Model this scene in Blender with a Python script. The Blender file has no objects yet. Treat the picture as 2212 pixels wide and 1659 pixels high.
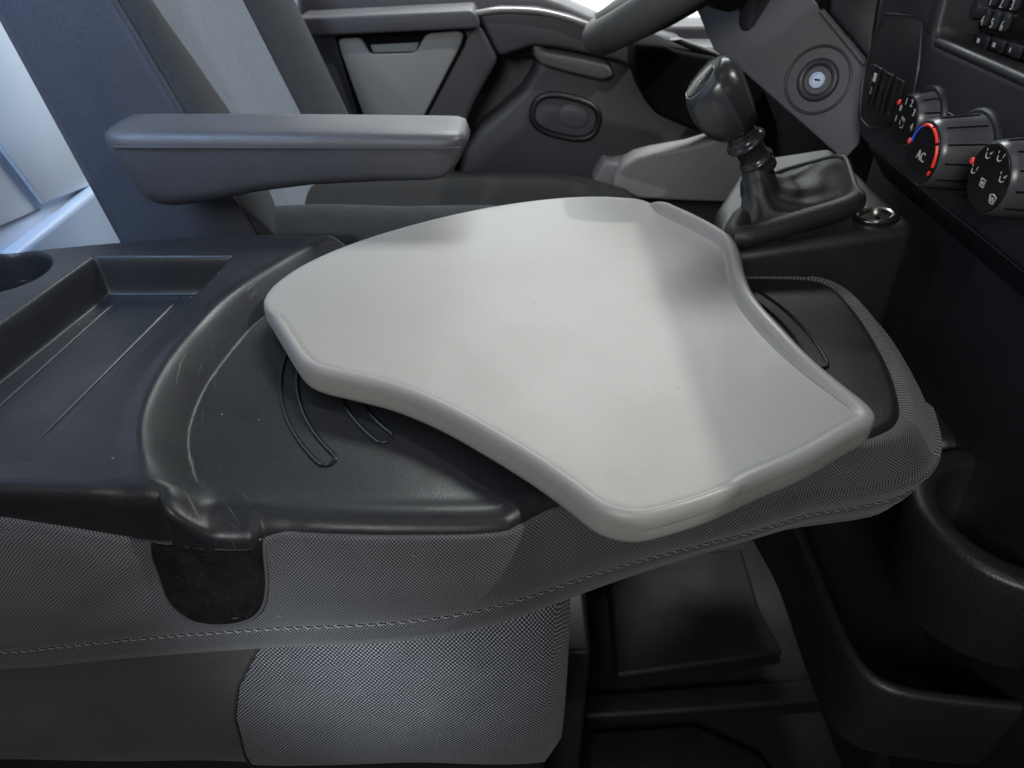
import bpy, bmesh, math, random
import numpy as np
from mathutils import Vector, Matrix, noise
random.seed(4)
R = math.radians
scene = bpy.context.scene
COL = scene.collection

# ------------------------------------------------------------------ camera
PITCH, FOC, CAMZ = R(35.5), 1600.0, 1.05
cam_d = bpy.data.cameras.new('camera'); cam = bpy.data.objects.new('camera', cam_d); COL.objects.link(cam)
cam.location = (0, 0, CAMZ); cam.rotation_euler = (math.pi/2 - PITCH, 0, 0)
cam_d.sensor_width = 36; cam_d.lens = 36*FOC/2212.0
cam_d.clip_start = 0.02; cam_d.clip_end = 60
cam_d.dof.use_dof = True; cam_d.dof.focus_distance = 0.52; cam_d.dof.aperture_fstop = 13
scene.camera = cam
scene.render.resolution_x, scene.render.resolution_y = 1024, 768

# ------------------------------------------------------------------ world, lamps, exposure
w = bpy.data.worlds.new('World'); scene.world = w; w.use_nodes = True
w.node_tree.nodes['Background'].inputs[0].default_value = (0.66, 0.66, 0.70, 1)
w.node_tree.nodes['Background'].inputs[1].default_value = 0.045
scene.view_settings.view_transform = 'Standard'; scene.view_settings.look = 'None'
scene.view_settings.exposure = 0; scene.view_settings.gamma = 1

def lamp(name, kind, loc, target, power, color=(1, 1, 1), size=0.1, size_y=None, spot=None):
    d = bpy.data.lights.new(name, kind); d.energy = power; d.color = color
    if kind == 'AREA':
        d.size = size
        if size_y: d.shape = 'RECTANGLE'; d.size_y = size_y
    else:
        d.shadow_soft_size = size
        if spot: d.spot_size = R(spot); d.spot_blend = 0.5
    o = bpy.data.objects.new(name, d); COL.objects.link(o); o.location = loc
    o.rotation_euler = (Vector(target) - Vector(loc)).to_track_quat('-Z', 'Y').to_euler()
    return o
# hall spotlight through the windscreen; hall ceiling panels; cool daylight from behind the seats
lamp('hall_and_added_spot', 'POINT', (2.00, .12, 3.10), (0, .5, .76), 238, (1, .98, .95), .045)
lamp('hall_and_added_spot', 'POINT', (1.25, -2.3, 2.0), (0, .5, .76), 18, (1, .98, .95), .10)
lamp('hall_and_added_spot', 'SPOT', (-.75, -1.6, 1.9), (-.112, .30, .600), 330, (.86, .93, 1), .06, spot=5).data.spot_blend = 1  # added spot, narrow cone shaped to brighten a patch of the front fabric
lamp('ceiling_panel', 'AREA', (-.2, -.1, 2.9), (0, .5, .76), 4, (1, 1, .96), 1.0)
dl_ = lamp('passenger_side_fill', 'AREA', (-.55, -1.45, 1.95), (.42, 1.05, .86), 3.8, (1, .985, .97), .6)  # added fill with no seen source, brightens dash, column cover and door
dl_.data.spread = R(62)
rw_ = lamp('rear_window_light', 'AREA', (-.66, .25, 1.70), (-.74, 1.0, .55), 4.2, (.40, .62, 1), .35)
rw_.data.spread = R(70)
lamp('hall_light', 'AREA', (.3, 2.3, 2.3), (.3, 3.4, 0), 130, (.95, 1, 1), 1.2)

# ------------------------------------------------------------------ image point -> world point on a given plane
def ray(u, v):
    x = (u-1106)/FOC; y = (v-829.5)/FOC; c, s = math.cos(PITCH), math.sin(PITCH)
    return Vector((x, c - y*s, -s - y*c))
O = Vector((0, 0, CAMZ))
def Pz(u, v, z): d = ray(u, v); return O + d*((z-CAMZ)/d.z)
def Py(u, v, y): d = ray(u, v); return O + d*(y/d.y)
def Px(u, v, x): d = ray(u, v); return O + d*(x/d.x)
def Pt(u, v, t): return O + ray(u, v)*t

# ------------------------------------------------------------------ materials
def mat(name, col, rough=.5, metal=0, bump=None, spec=.5, vary=None, emit=None, sheen=0, coat=0):
    m = bpy.data.materials.new(name); m.use_nodes = True; nt = m.node_tree; b = nt.nodes['Principled BSDF']
    b.inputs['Base Color'].default_value = (*col, 1); b.inputs['Roughness'].default_value = rough
    b.inputs['Metallic'].default_value = metal; b.inputs['Specular IOR Level'].default_value = spec
    if sheen: b.inputs['Sheen Weight'].default_value = sheen; b.inputs['Sheen Roughness'].default_value = .4
    if coat: b.inputs['Coat Weight'].default_value = coat
    if emit: b.inputs['Emission Color'].default_value = (*col, 1); b.inputs['Emission Strength'].default_value = emit
    tc = nt.nodes.new('ShaderNodeTexCoord')
    if vary:
        sc, amt = vary
        n = nt.nodes.new('ShaderNodeTexNoise'); n.inputs['Scale'].default_value = sc; n.inputs['Detail'].default_value = 6
        nt.links.new(tc.outputs['Object'], n.inputs['Vector'])
        mx = nt.nodes.new('ShaderNodeMix'); mx.data_type = 'RGBA'
        mx.inputs[6].default_value = (*[c*(1-amt) for c in col], 1); mx.inputs[7].default_value = (*[min(1, c*(1+amt)) for c in col], 1)
        nt.links.new(n.outputs['Fac'], mx.inputs[0]); nt.links.new(mx.outputs[2], b.inputs['Base Color'])
        mr = nt.nodes.new('ShaderNodeMapRange'); mr.inputs[3].default_value = rough-.07; mr.inputs[4].default_value = rough+.07
        nt.links.new(n.outputs['Fac'], mr.inputs[0]); nt.links.new(mr.outputs[0], b.inputs['Roughness'])
    if bump:
        sc, st, dist = bump
        n2 = nt.nodes.new('ShaderNodeTexNoise'); n2.inputs['Scale'].default_value = sc; n2.inputs['Detail'].default_value = 3
        nt.links.new(tc.outputs['Object'], n2.inputs['Vector'])
        bp = nt.nodes.new('ShaderNodeBump'); bp.inputs['Strength'].default_value = st; bp.inputs['Distance'].default_value = dist
        nt.links.new(n2.outputs['Fac'], bp.inputs['Height']); nt.links.new(bp.outputs[0], b.inputs['Normal'])
    return m

def weave(name, dark, light, pitch, rough=.8, slope=.5, power=1.5, rib=False, dirt=0):
    """threads in UV space (UVs are metres along the cloth)"""
    m = bpy.data.materials.new(name); m.use_nodes = True; nt = m.node_tree; b = nt.nodes['Principled BSDF']
    b.inputs['Roughness'].default_value = rough; b.inputs['Specular IOR Level'].default_value = .25
    b.inputs['Sheen Weight'].default_value = .15
    N = nt.nodes.new; L = nt.links.new
    uv = N('ShaderNodeUVMap'); uv.uv_map = 'UVMap'
    nz = N('ShaderNodeTexNoise'); nz.inputs['Scale'].default_value = 60; nz.inputs['Detail'].default_value = 2
    L(uv.outputs[0], nz.inputs['Vector'])
    off = N('ShaderNodeVectorMath'); off.operation = 'SCALE'; off.inputs[3].default_value = pitch*1.0
    L(nz.outputs['Color'], off.inputs[0])
    ad = N('ShaderNodeVectorMath'); L(uv.outputs[0], ad.inputs[0]); L(off.outputs[0], ad.inputs[1])
    sp = N('ShaderNodeSeparateXYZ'); L(ad.outputs[0], sp.inputs[0])
    def mth(op, a, bb=None):
        n = N('ShaderNodeMath'); n.operation = op
        for i, x in enumerate((a, bb)):
            if x is None: continue
            if isinstance(x, (int, float)): n.inputs[i].default_value = x
            else: L(x, n.inputs[i])
        return n.outputs[0]
    k = 2*math.pi/pitch
    s1 = mth('SINE', mth('MULTIPLY', sp.outputs[0], k))
    s2 = mth('SINE', mth('MULTIPLY', mth('MULTIPLY', sp.outputs[1], slope), k))
    prod = s1 if rib else mth('MULTIPLY', s1, s2)
    f = mth('POWER', mth('MAXIMUM', mth('ADD', mth('MULTIPLY', prod, .5), .5), 0.0), power)
    n3 = N('ShaderNodeTexNoise'); n3.inputs['Scale'].default_value = 25; n3.inputs['Detail'].default_value = 5
    L(uv.outputs[0], n3.inputs['Vector'])
    f2 = mth('MULTIPLY', f, mth('ADD', mth('MULTIPLY', n3.outputs['Fac'], .8), .6))
    mx = N('ShaderNodeMix'); mx.data_type = 'RGBA'; mx.inputs[6].default_value = (*dark, 1); mx.inputs[7].default_value = (*light, 1)
    L(f2, mx.inputs[0]); L(mx.outputs[2], b.inputs['Base Color'])
    bp = N('ShaderNodeBump'); bp.inputs['Strength'].default_value = .6; bp.inputs['Distance'].default_value = pitch*.3
    L(f, bp.inputs['Height']); L(bp.outputs[0], b.inputs['Normal'])
    return m

M = {}
M['tray'] = mat('tray_grey_plastic', (.252, .248, .232), .47, bump=(900, .18, .0006), vary=(14, .035))
M['rim'] = mat('tray_rim_plastic', (.248, .243, .235), .46, bump=(900, .12, .0005), vary=(14, .03))
M['black'] = mat('black_grained_plastic', (.016, .017, .020), .42, bump=(1200, .25, .0005), vary=(9, .25))
M['dash'] = mat('dashboard_plastic', (.014, .014, .017), .46, bump=(900, .3, .0006), vary=(7, .2))
M['dashgrey'] = mat('column_cover_plastic', (.076, .074, .080), .55, bump=(900, .25, .0006), vary=(7, .15))
M['console'] = mat('console_plastic', (.013, .013, .0155), .46, bump=(900, .25, .0006), vary=(9, .2))
M['gloss'] = mat('gloss_black_plastic', (.008, .008, .009), .22)
M['knob'] = mat('satin_knob_plastic', (.030, .032, .036), .28, bump=(1500, .1, .0003))
M['dialgrip'] = mat('satin_grey_grip', (.058, .060, .065), .30, bump=(1500, .1, .0003))
M['leather'] = mat('black_leatherette', (.0135, .0135, .0145), .55, bump=(420, .5, .0008), vary=(30, .3))
M['arm'] = mat('armrest_vinyl', (.046, .048, .056), .46, bump=(700, .4, .0008), vary=(18, .15))
M['seatdark'] = mat('seat_side_vinyl', (.034, .039, .052), .55, bump=(650, .4, .0008), vary=(16, .2), sheen=.15)
M['seatbol'] = mat('seat_bolster_fabric', (.036, .040, .045), .92, bump=(900, .5, .0008), vary=(40, .2), spec=.15)
M['seatlight'] = mat('seat_centre_fabric', (.095, .112, .140), .9, bump=(900, .6, .001), vary=(260, .22), sheen=.1)
M['doorpan'] = mat('door_panel_plastic', (.046, .045, .051), .5, bump=(700, .3, .0008), vary=(8, .15))
M['doorgrey'] = mat('door_flap_grey_plastic', (.17, .172, .162), .6, bump=(700, .2, .0006), vary=(10, .05))
M['doorbin'] = mat('door_bin_grey_plastic', (.20, .19, .19), .55, bump=(700, .2, .0006), vary=(10, .05))
M['chrome'] = mat('worn_chrome', (.75, .72, .66), .25, 1, vary=(60, .15))
M['brass'] = mat('socket_cap_metal', (.24, .205, .14), .6, 0, vary=(60, .3))
M['white'] = mat('white_print', (.50, .50, .49), .5)
M['red'] = mat('red_glow_print', (.85, .04, .02), .4, emit=.12)  # faint emission added to keep the red print bright
M['blue'] = mat('blue_glow_print', (.03, .10, .75), .4, emit=.12)  # same added emission for the blue print
M['felt'] = mat('black_felt', (.007, .0068, .006), 1, bump=(300, .6, .002), vary=(90, .8), spec=.1)
M['rubber'] = mat('rubber_mat', (.011, .0115, .0125), .62, bump=(500, .4, .001), vary=(12, .25))
M['bulk'] = mat('pale_bulkhead_panel', (.66, .73, .84), .35, bump=(12, .1, .01), vary=(3, .08))
M['wallwhite'] = mat('white_hall_wall', (.85, .87, .86), .8)
M['bin'] = mat('storage_bin_plastic', (.014, .014, .017), .42, bump=(800, .35, .0007), vary=(9, .2))
M['thread'] = mat('grey_thread', (.21, .21, .215), .8)
M['darkvoid'] = mat('void_black', (.005, .005, .006), .95, spec=.08)  # near black that puts shade into voids and gaps, also the dash end
M['wv_side'] = weave('charcoal_cover_weave', (.019, .020, .023), (.205, .21, .222), .0022, slope=.85, power=3.2)
M['wv_end'] = weave('ribbed_cover_weave', (.022, .022, .021), (.13, .13, .12), .0030, slope=.0, power=1.2, rib=True)
M['wv_cush'] = weave('dark_cushion_weave', (.011, .0105, .0105), (.15, .143, .138), .0022, slope=.85, power=2.6)
M['wv_insert'] = weave('two_tone_insert_weave', (.005, .0055, .0065), (.34, .355, .39), .0030, slope=.85, power=2.8)

def grainy(m, speck=.10, scale=700, smudge=.10, dots=.0):
    """fine moulded grain speckle, smudged gloss and a few dark flecks on top of a material"""
    nt = m.node_tree; N = nt.nodes.new; L = nt.links.new; b = nt.nodes['Principled BSDF']
    src = b.inputs['Base Color'].links[0].from_socket; tc = N('ShaderNodeTexCoord')
    n = N('ShaderNodeTexNoise'); n.inputs['Scale'].default_value = scale; n.inputs['Detail'].default_value = 1; L(tc.outputs['Object'], n.inputs['Vector'])
    r = N('ShaderNodeMapRange'); r.inputs[1].default_value = .3; r.inputs[2].default_value = .7; r.inputs[3].default_value = 1-speck; r.inputs[4].default_value = 1+speck; L(n.outputs['Fac'], r.inputs[0])
    v = N('ShaderNodeTexVoronoi'); v.inputs['Scale'].default_value = 38; L(tc.outputs['Object'], v.inputs['Vector'])
    r2 = N('ShaderNodeMapRange'); r2.inputs[1].default_value = .022; r2.inputs[2].default_value = .05; r2.inputs[3].default_value = 1-dots; r2.inputs[4].default_value = 1; L(v.outputs['Distance'], r2.inputs[0])
    m1 = N('ShaderNodeMath'); m1.operation = 'MULTIPLY'; L(r.outputs[0], m1.inputs[0]); L(r2.outputs[0], m1.inputs[1])
    vm = N('ShaderNodeVectorMath'); vm.operation = 'SCALE'; L(src, vm.inputs[0]); L(m1.outputs[0], vm.inputs[3]); L(vm.outputs[0], b.inputs['Base Color'])
    n2 = N('ShaderNodeTexNoise'); n2.inputs['Scale'].default_value = 11; n2.inputs['Detail'].default_value = 8; n2.inputs['Distortion'].default_value = 1.2; L(tc.outputs['Object'], n2.inputs['Vector'])
    r3 = N('ShaderNodeMapRange'); r3.inputs[1].default_value = .35; r3.inputs[2].default_value = .65
    r3.inputs[3].default_value = b.inputs['Roughness'].default_value-smudge; r3.inputs[4].default_value = b.inputs['Roughness'].default_value+smudge*.6
    L(n2.outputs['Fac'], r3.inputs[0]); L(r3.outputs[0], b.inputs['Roughness'])
grainy(M['tray'], .04, 620, .03, .3); grainy(M['rim'], .03, 620, .06)
for k_ in ('dash', 'console', 'black', 'bin', 'rubber'): grainy(M[k_], .25, 560, .08)
for k_ in ('dashgrey', 'doorpan', 'arm', 'doorgrey', 'doorbin'): grainy(M[k_], .11, 620, .06)
for k_ in ('seatdark', 'seatbol', 'seatlight'): grainy(M[k_], .14, 420, .05)

def table_material():
    """black moulded plastic with arc scuffs round the tray pivot and dust specks"""
    m = mat('table_panel_plastic', (.0125, .0138, .0160), .42, vary=(9, .2), spec=.28); nt = m.node_tree; N = nt.nodes.new; L = nt.links.new
    b = nt.nodes['Principled BSDF']; src = b.inputs['Base Color'].links[0].from_socket
    tc = N('ShaderNodeTexCoord')
    vm = N('ShaderNodeVectorMath'); vm.operation = 'SUBTRACT'; vm.inputs[1].default_value = (.03, .476, 0); L(tc.outputs['Object'], vm.inputs[0])
    sp = N('ShaderNodeSeparateXYZ'); L(vm.outputs[0], sp.inputs[0])
    cb = N('ShaderNodeCombineXYZ'); L(sp.outputs[0], cb.inputs[0]); L(sp.outputs[1], cb.inputs[1])
    ln = N('ShaderNodeVectorMath'); ln.operation = 'LENGTH'; L(cb.outputs[0], ln.inputs[0])
    an = N('ShaderNodeMath'); an.operation = 'ARCTAN2'; L(sp.outputs[1], an.inputs[0]); L(sp.outputs[0], an.inputs[1])
    cc = N('ShaderNodeCombineXYZ')
    m1 = N('ShaderNodeMath'); m1.operation = 'MULTIPLY'; m1.inputs[1].default_value = 420; L(ln.outputs['Value'], m1.inputs[0])
    m2 = N('ShaderNodeMath'); m2.operation = 'MULTIPLY'; m2.inputs[1].default_value = 5.5; L(an.outputs[0], m2.inputs[0])
    L(m1.outputs[0], cc.inputs[0]); L(m2.outputs[0], cc.inputs[1])
    nz = N('ShaderNodeTexNoise'); nz.inputs['Scale'].default_value = 1; nz.inputs['Detail'].default_value = 3; L(cc.outputs[0], nz.inputs['Vector'])
    r1 = N('ShaderNodeMapRange'); r1.inputs[1].default_value = .64; r1.inputs[2].default_value = .76; L(nz.outputs['Fac'], r1.inputs[0])
    # scuffs only in the swept band of the dish
    r2 = N('ShaderNodeMapRange'); r2.inputs[1].default_value = .225; r2.inputs[2].default_value = .262; L(ln.outputs['Value'], r2.inputs[0])
    r3 = N('ShaderNodeMapRange'); r3.inputs[1].default_value = .285; r3.inputs[2].default_value = .276; L(ln.outputs['Value'], r3.inputs[0])
    mu = N('ShaderNodeMath'); mu.operation = 'MULTIPLY'; L(r1.outputs[0], mu.inputs[0]); L(r2.outputs[0], mu.inputs[1])
    mu2 = N('ShaderNodeMath'); mu2.operation = 'MULTIPLY'; L(mu.outputs[0], mu2.inputs[0]); L(r3.outputs[0], mu2.inputs[1])
    mu3 = N('ShaderNodeMath'); mu3.operation = 'MULTIPLY'; mu3.inputs[1].default_value = .22; L(mu2.outputs[0], mu3.inputs[0])
    # dust specks
    vo = N('ShaderNodeTexVoronoi'); vo.inputs['Scale'].default_value = 75; L(tc.outputs['Object'], vo.inputs['Vector'])
    r4 = N('ShaderNodeMapRange'); r4.inputs[1].default_value = .065; r4.inputs[2].default_value = .04; L(vo.outputs['Distance'], r4.inputs[0])
    sc = N('ShaderNodeSeparateColor'); L(vo.outputs['Color'], sc.inputs[0])
    r5 = N('ShaderNodeMath'); r5.operation = 'GREATER_THAN'; r5.inputs[1].default_value = .86; L(sc.outputs[0], r5.inputs[0])
    mu4 = N('ShaderNodeMath'); mu4.operation = 'MULTIPLY'; L(r4.outputs[0], mu4.inputs[0]); L(r5.outputs[0], mu4.inputs[1])
    mx0 = N('ShaderNodeMath'); mx0.operation = 'MAXIMUM'; L(mu3.outputs[0], mx0.inputs[0])
    mu5 = N('ShaderNodeMath'); mu5.operation = 'MULTIPLY'; mu5.inputs[1].default_value = .45; L(mu4.outputs[0], mu5.inputs[0]); L(mu5.outputs[0], mx0.inputs[1])
    mx = N('ShaderNodeMix'); mx.data_type = 'RGBA'; mx.inputs[7].default_value = (.33, .33, .31, 1)
    L(mx0.outputs[0], mx.inputs[0]); L(src, mx.inputs[6]); L(mx.outputs[2], b.inputs['Base Color'])
    g = N('ShaderNodeTexNoise'); g.inputs['Scale'].default_value = 700; L(tc.outputs['Object'], g.inputs['Vector'])
    bp = N('ShaderNodeBump'); bp.inputs['Strength'].default_value = .2; bp.inputs['Distance'].default_value = .0005
    L(g.outputs['Fac'], bp.inputs['Height']); L(bp.outputs[0], b.inputs['Normal'])
    grainy(m, .16, 560, .09)
    return m
M['table'] = table_material()

# ------------------------------------------------------------------ mesh helpers
def link(name, me, m, parent=None, sharp=40):
    if m is not None: me.materials.append(m)
    me.shade_smooth()
    if sharp: me.set_sharp_from_angle(angle=R(sharp))
    o = bpy.data.objects.new(name, me); COL.objects.link(o)
    if parent is not None: place(o, parent)
    return o
def place(o, parent):
    o.parent = parent
    o.matrix_parent_inverse = Matrix.Translation(parent.location).inverted() if parent.type == 'EMPTY' else Matrix.Identity(4)
def mesh(name, verts, faces, m, parent=None, sharp=40, uvs=None):
    me = bpy.data.meshes.new(name); me.from_pydata([tuple(v) for v in verts], [], faces)
    if uvs is not None:
        ul = me.uv_layers.new(name='UVMap')
        li = np.empty(len(me.loops), np.int32); me.loops.foreach_get('vertex_index', li)
        ul.data.foreach_set('uv', np.asarray(uvs, np.float32)[li].ravel())
    me.validate(); me.update()
    return link(name, me, m, parent, sharp)
def from_bm(name, bm, m, parent=None, sharp=40):
    bmesh.ops.recalc_face_normals(bm, faces=bm.faces)
    me = bpy.data.meshes.new(name); bm.to_mesh(me); bm.free()
    return link(name, me, m, parent, sharp)
def thing(name, label, cat, loc=(0, 0, 0), group=None):
    o = bpy.data.objects.new(name, None); COL.objects.link(o); o.location = loc; o.empty_display_size = .05
    o['label'] = label; o['category'] = cat
    if group: o['group'] = group
    return o
def grid(name, rows, m, parent=None, closed=False, uvs=None, sharp=40, flip=False, cap0=False, cap1=False):
    n = len(rows[0]); V = [p for r in rows for p in r]; F = []
    for i in range(len(rows)-1):
        for j in range(n if closed else n-1):
            a, b_, c, d = i*n+j, i*n+(j+1) % n, (i+1)*n+(j+1) % n, (i+1)*n+j
            F.append((a, d, c, b_) if flip else (a, b_, c, d))
    if cap0: F.append(tuple(range(n))[::(1 if flip else -1)])
    if cap1: F.append(tuple((len(rows)-1)*n + k for k in range(n))[::(-1 if flip else 1)])
    U = [p for r in uvs for p in r] if uvs else None
    return mesh(name, V, F, m, parent, sharp, U)
def catmull(P, n=8, closed=False):
    P = [Vector(p) for p in P]; out = []; L = len(P)
    for i in range(L if closed else L-1):
        if closed: p0, p1, p2, p3 = P[i-1], P[i], P[(i+1) % L], P[(i+2) % L]
        else:
            p1, p2 = P[i], P[i+1]; p0 = P[i-1] if i else p1*2-p2; p3 = P[i+2] if i+2 < L else p2*2-p1
        for k in range(n):
            t = k/n
            out.append(.5*((2*p1) + (p2-p0)*t + (2*p0-5*p1+4*p2-p3)*t*t + (3*p1-p0-3*p2+p3)*t**3))
    if not closed: out.append(P[-1].copy())
    return out
def resample(P, step, closed=False):
    P = [Vector(p) for p in P]
    if closed: P = P + [P[0]]
    d = [0]
    for a, b in zip(P, P[1:]): d.append(d[-1]+(b-a).length)
    n = max(2, round(d[-1]/step)); out = []; j = 0
    for k in range(n if closed else n+1):
        s = d[-1]*k/n
        while j < len(P)-2 and d[j+1] < s: j += 1
        t = (s-d[j])/max(1e-9, d[j+1]-d[j]); out.append(P[j].lerp(P[j+1], t))
    return out
def smooth_poly(P, it, closed=True):
    for _ in range(it):
        Q = [p.copy() for p in P]
        for i in range(len(P)):
            if not closed and i in (0, len(P)-1): continue
            P[i] = Q[i]*.5 + (Q[i-1]+Q[(i+1) % len(P)])*.25
    return P
def normals2(P, closed=True):
    out = []
    for i in range(len(P)):
        a = P[i-1] if (closed or i) else P[i]; b = P[(i+1) % len(P)] if (closed or i < len(P)-1) else P[i]
        t = (b-a); n = Vector((t.y, -t.x, 0)); out.append(n.normalized())
    return out
def tube(name, path, r, m, parent=None, sides=8, closed=False, up=None):
    path = [Vector(p) for p in path]; n = len(path); rows = []; prev = None
    for i, p in enumerate(path):
        a = path[i-1] if (closed or i) else p; b = path[(i+1) % n] if (closed or i < n-1) else p
        t = (b-a).normalized()
        ref = prev if prev is not None else (Vector(up) if up else (Vector((0, 0, 1)) if abs(t.z) < .9 else Vector((1, 0, 0))))
        x = (ref - t*ref.dot(t)).normalized(); prev = x; y = t.cross(x)
        rr = r[i] if isinstance(r, (list, tuple)) else r
        rows.append([p + (x*math.cos(k*2*math.pi/sides) + y*math.sin(k*2*math.pi/sides))*rr for k in range(sides)])
    if closed: rows.append(rows[0]); return grid(name, rows, m, parent, True)
    return grid(name, rows, m, parent, True, cap0=True, cap1=True)
def tubes(name, paths, r, m, parent=None, sides=5):
    V, F = [], []
    for path in paths:
        path = [Vector(p) for p in path]; base = len(V); n = len(path)
        for i, p in enumerate(path):
            t = (path[min(i+1, n-1)]-path[max(i-1, 0)]).normalized()
            ref = Vector((0, 0, 1)) if abs(t.z) < .9 else Vector((1, 0, 0)); x = (ref-t*ref.dot(t)).normalized(); y = t.cross(x)
            rr = r*(.55 if i in (0, n-1) else 1)
            V += [p+(x*math.cos(k*2*math.pi/sides)+y*math.sin(k*2*math.pi/sides))*rr for k in range(sides)]
        for i in range(n-1):
            for k in range(sides):
                F.append((base+i*sides+k, base+i*sides+(k+1) % sides, base+(i+1)*sides+(k+1) % sides, base+(i+1)*sides+k))
        F.append(tuple(base+k for k in range(sides))[::-1]); F.append(tuple(base+(n-1)*sides+k for k in range(sides)))
    return mesh(name, V, F, m, parent, 60)
def frame(axis):
    z = Vector(axis).normalized(); x = Vector((0, 0, 1)).cross(z)
    x = x.normalized() if x.length > 1e-4 else Vector((1, 0, 0)); return x, z.cross(x), z
def lathe(name, prof, org, axis, m, parent=None, seg=40, sharp=35, sx=1.0, cap=True):
    x, y, z = frame(axis); org = Vector(org)
    rows = [[org + z*h + (x*math.cos(2*math.pi*k/seg)*sx + y*math.sin(2*math.pi*k/seg))*r for k in range(seg)] for r, h in prof]
    return grid(name, rows, m, parent, True, sharp=sharp, cap0=cap, cap1=cap)
def prism(name, poly, vec, m, parent=None, bevel=0, seg=3, sharp=35, bevel_back=True):
    """closed polygon (3D, planar) pushed along vec; edges bevelled"""
    bm = bmesh.new(); vec = Vector(vec)
    a = [bm.verts.new(p) for p in poly]; b = [bm.verts.new(Vector(p)+vec) for p in poly]; n = len(a)
    bm.faces.new(a); bm.faces.new(b[::-1])
    for i in range(n): bm.faces.new((a[i], b[i], b[(i+1) % n], a[(i+1) % n]))
    bmesh.ops.recalc_face_normals(bm, faces=bm.faces)
    if bevel:
        ed = [e for e in bm.edges if e.calc_face_angle(0) > R(20)]
        bmesh.ops.bevel(bm, geom=ed, offset=bevel, segments=seg, profile=.5, affect='EDGES', clamp_overlap=True)
    return from_bm(name, bm, m, parent, sharp)
def box(name, lo, hi, m, parent=None, bevel=.003, seg=3):
    (x0, y0, z0), (x1, y1, z1) = lo, hi
    return prism(name, [(x0, y0, z0), (x1, y0, z0), (x1, y1, z0), (x0, y1, z0)], (0, 0, z1-z0), m, parent, bevel, seg)
def stadium(c, ax, ay, rx, ry, n=40, k=2.6):
    """superellipse ring of points"""
    out = []
    for i in range(n):
        t = 2*math.pi*i/n; ct, st = math.cos(t), math.sin(t)
        out.append(Vector(c)+Vector(ax)*rx*math.copysign(abs(ct)**(2/k), ct)+Vector(ay)*ry*math.copysign(abs(st)**(2/k), st))
    return out
def text(name, s, org, right, up, size, m, parent, squash=1.0):
    cu = bpy.data.curves.new(name, 'FONT'); cu.body = s; cu.size = size; cu.extrude = .0002; cu.align_x = 'CENTER'; cu.align_y = 'CENTER'; cu.resolution_u = 3
    tmp = bpy.data.objects.new(name, cu); COL.objects.link(tmp)
    me = bpy.data.meshes.new_from_object(tmp.evaluated_get(bpy.context.evaluated_depsgraph_get()))
    bpy.data.objects.remove(tmp); bpy.data.curves.remove(cu)
    r = Vector(right).normalized()*squash; u = Vector(up).normalized(); nn = Vector(right).cross(u).normalized()
    me.transform(Matrix(((r.x, u.x, nn.x, org[0]), (r.y, u.y, nn.y, org[1]), (r.z, u.z, nn.z, org[2]), (0, 0, 0, 1))))
    me.materials.clear(); me.name = name
    return link(name, me, m, parent, 30)
def lerp_tab(x, tab):
    if x <= tab[0][0]: return tab[0][1]
    for (a, b), (c, d) in zip(tab, tab[1:]):
        if x <= c: return b+(d-b)*(x-a)/(c-a)
    return tab[-1][1]
def sstep(a, b, x): t = np.clip((x-a)/(b-a), 0, 1); return t*t*(3-2*t)
def structure(o): o['kind'] = 'structure'; return o

# ================================================================== SETTING
fl = structure(box('floor', (-1.6, -.6, .05), (1.5, 1.60, .15), M['rubber'], bevel=0))
fl['label'] = 'black rubber cab floor under the seats'
for nm, pts in (('floor_pad', [(1310, 1215), (1600, 1195), (1640, 1330), (1690, 1420), (1330, 1470)]),
                ('floor_pad', [(1260, 1510), (1600, 1485), (1780, 1470), (1800, 1520), (1500, 1545), (1260, 1560)]),
                ('floor_pad', [(1270, 1590), (1500, 1575), (1640, 1640), (1700, 1720), (1270, 1740)])):
    prism(nm, [Pz(u, v, .152) for u, v in pts], (0, 0, .012), M['rubber'], fl, .006)
bk = structure(box('bulkhead_wall', (-.80, .3, .15), (-.74, 1.62, 1.9), M['bulk'], bevel=.004))
pn = [Px(-60, 250, -.738), Px(85, 441, -.738), Px(330, 345, -.738), Px(250, 0, -.738), Px(-90, -200, -.738)]
prism('trim_board', pn, (.008, 0, 0), M['bulk'], bk, .003)
tube('panel_seam', [Px(u, v, -.7385) for u, v in ((-40, 505), (40, 472), (85, 452))], .0015, M['dashgrey'], bk, 6)
box('floor_skirt', (-.742, .95, .15), (-.712, 1.55, .585), mat('skirt_plastic', (.34, .40, .50), .45, vary=(6, .15)), bk, .01)
hw = structure(box('hall_wall', (-4, 3.6, -.5), (6, 3.7, 1.9), M['wallwhite'], bevel=0))

# ================================================================== FOLDED MIDDLE SEAT BACK
OUT = [(-.72, .3125), (-.55, .3125), (-.40, .3125), (-.30, .312), (-.20, .307), (-.14, .302), (-.08, .2985), (-.012, .299), (.0065, .307), (.030, .321),
       (.09, .340), (.16, .360), (.22, .374), (.247, .384), (.265, .397), (.277, .42), (.288, .465), (.294, .52), (.2945, .565), (.290, .594), (.275, .609),
       (.24, .613), (.17, .616), (.09, .628), (-.02, .648), (-.10, .656), (-.17, .660), (-.27, .664), (-.38, .645), (-.468, .624), (-.60, .60), (-.72, .58)]
outline = catmull([(x, y, 0) for x, y in OUT], 6)

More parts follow.
